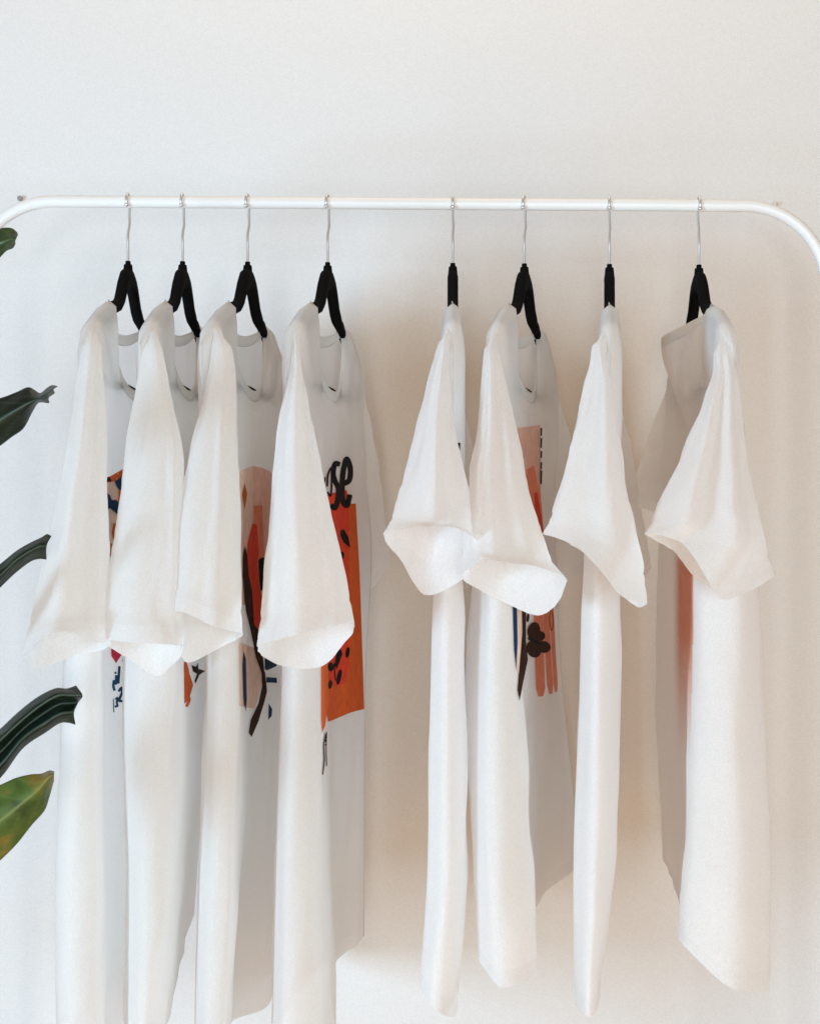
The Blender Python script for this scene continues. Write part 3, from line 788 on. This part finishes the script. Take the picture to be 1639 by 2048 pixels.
sx = (-330 - 819.5) * 1.15 / F
plant = empty('house_plant', (sx, -.33, 0), 'leafy green potted plant reaching in from the left with curled dark leaves', 'plant')
stem_path = curve([Vector((sx, -.33, .25)), Vector((sx + .015, -.325, .6)), Vector((sx - .01, -.34, .95)), Vector((sx + .01, -.33, 1.25)), Vector((sx, -.335, 1.5))], 30)
V, Fc = tube(stem_path, [.011 - .006 * i / 30 for i in range(31)], 10); link('stem', V, Fc, M_stem, plant)
def lathe(prof, n=32):
    V, Fc = [], []
    for r_, z in prof:
        for k in range(n): V.append(Vector((sx + r_*math.cos(2*math.pi*k/n), -.33 + r_*math.sin(2*math.pi*k/n), z)))
    for i in range(len(prof) - 1):
        for k in range(n): Fc.append((i*n + k, i*n + (k+1) % n, (i+1)*n + (k+1) % n, (i+1)*n + k))
    return V, Fc
V, Fc = lathe([(.001, .002), (.09, .002), (.10, .01), (.13, .28), (.137, .29), (.137, .30), (.126, .30), (.122, .27), (.118, .26)])
link('pot', V, Fc, M_pot, plant)
V, Fc = lathe([(.119, .262), (.06, .268), (.001, .27)]); link('soil', V, Fc, M_soil, plant)

def leaf(st, d, m, depth):
    # st: stations from the stem outwards, each the upper edge, crease and lower edge pixel; depth: how far each line lies in front (m)
    def lines(k):
        out = []
        for i, s in enumerate(st):
            out.append(P(s[k][0], s[k][1], d[0] + (d[1] - d[0]) * i / (len(st) - 1) + depth[k] * (1 if 0 < i else .3)))
        return curve(out, 44)
    nk = len(st[0]); C = [lines(k) for k in range(nk)]
    V, Fc, vein = [], [], []; NW = 24
    for i in range(45):
        cs = curve([C[k][i] for k in range(nk)], NW)
        for w in range(NW + 1):
            t = w / NW; V.append(cs[w])
            x = t * (nk - 1); near = abs(x - round(x)); kk = round(x)
            v = 0.0
            if 0 < kk < nk - 1: v = max(0, 1 - near / .09)
            q = (i * .11 + abs(t - .5) * 2.6) % 1.0
            v = max(v, .30 * max(0, 1 - abs(q - .5) / .05))
            if w in (0, NW): v = max(v, .25)
            vein.append(v * .6)
    for i in range(44):
        for w in range(NW):
            a = i * (NW + 1) + w; Fc.append((a, a + 1, a + NW + 2, a + NW + 1))
    o = link('leaf', V, Fc, m, plant)
    at = o.data.attributes.new('vein', 'FLOAT', 'POINT'); at.data.foreach_set('value', vein)
    sm = o.modifiers.new('thickness', 'SOLIDIFY'); sm.thickness = .0006
    # its stalk back to the stem
    mid = P(*st[0][nk // 2], d[0]); near_s = min(stem_path, key=lambda q: abs(q.z - (mid.z - .03)))
    V, Fc = tube(curve([near_s, near_s.lerp(mid, .5) + Vector((0, 0, .012)), mid], 10), [.003 - .0001 * i for i in range(11)], 8)
    link('stalk', V, Fc, M_stem, plant)
    return o

leaf([[(-190, 560), (-190, 570), (-190, 580)], [(-80, 468), (-85, 520), (-80, 575)], [(-20, 462), (-25, 500), (-20, 540)], [(8, 455), (4, 484), (0, 515)], [(24, 456), (16, 480), (14, 501)], [(34, 464), (24, 477), (26, 496)], [(36, 469), (31, 478), (31, 488)]],
     (1.12, 1.10), M_leaf2, (0, -.008, .004))
leaf([[(-200, 880), (-200, 890), (-200, 900)], [(-110, 815), (-110, 880), (-105, 950)], [(-40, 802), (-50, 870), (-40, 918)], [(0, 796), (-8, 846), (0, 892)], [(35, 783), (22, 826), (25, 873)], [(58, 774), (48, 812), (46, 858)], [(74, 783), (70, 800), (66, 822)], [(80, 786), (79, 797), (78, 805)], [(93, 776), (92, 792), (99, 806)], [(104, 770), (99, 784), (97, 797)], [(115, 772), (107, 777), (110, 786)]],
     (1.12, 1.12), M_leaf, (0, -.014, .002))
leaf([[(-210, 1280), (-210, 1290), (-210, 1300)], [(-110, 1205), (-110, 1245), (-105, 1290)], [(-40, 1155), (-42, 1180), (-40, 1218)], [(0, 1128), (0, 1150), (0, 1176)], [(35, 1100), (34, 1118), (36, 1142)], [(65, 1083), (66, 1098), (66, 1121)], [(84, 1074), (84, 1090), (80, 1118)], [(94, 1068), (90, 1090), (90, 1119)], [(103, 1072), (94, 1090), (93, 1119)]],
     (1.13, 1.15), M_leaf, (0, -.010, .004))
leaf([[(-200, 1630), (-200, 1634), (-200, 1638), (-200, 1642), (-200, 1646)], [(-110, 1545), (-110, 1570), (-110, 1598), (-110, 1625), (-108, 1650)], [(-45, 1495), (-45, 1518), (-45, 1545), (-44, 1570), (-42, 1595)], [(0, 1458), (2, 1478), (4, 1502), (4, 1528), (4, 1553)], [(40, 1421), (44, 1440), (47, 1458), (48, 1476), (48, 1495)], [(80, 1391), (86, 1407), (90, 1426), (92, 1446), (92, 1465)], [(114, 1376), (118, 1390), (122, 1408), (123, 1428), (122, 1446)], [(134, 1377), (138, 1390), (140, 1407), (140, 1426), (137, 1446)], [(152, 1371), (165, 1391), (156, 1406), (148, 1426), (151, 1450)]],
     (1.13, 1.16), M_leaf, (0, -.013, .003, -.012, -.002))
leaf([[(-190, 1640), (-190, 1660), (-190, 1680)], [(-100, 1600), (-100, 1690), (-95, 1790)], [(-40, 1582), (-40, 1665), (-35, 1755)], [(0, 1570), (2, 1632), (0, 1722)], [(32, 1556), (36, 1606), (34, 1688)], [(62, 1549), (66, 1582), (64, 1650)], [(84, 1547), (86, 1565), (90, 1620)], [(99, 1541), (100, 1552), (99, 1594)], [(109, 1543), (108, 1550), (108, 1562)]],
     (1.11, 1.12), M_leaf3, (0, -.014, .002))
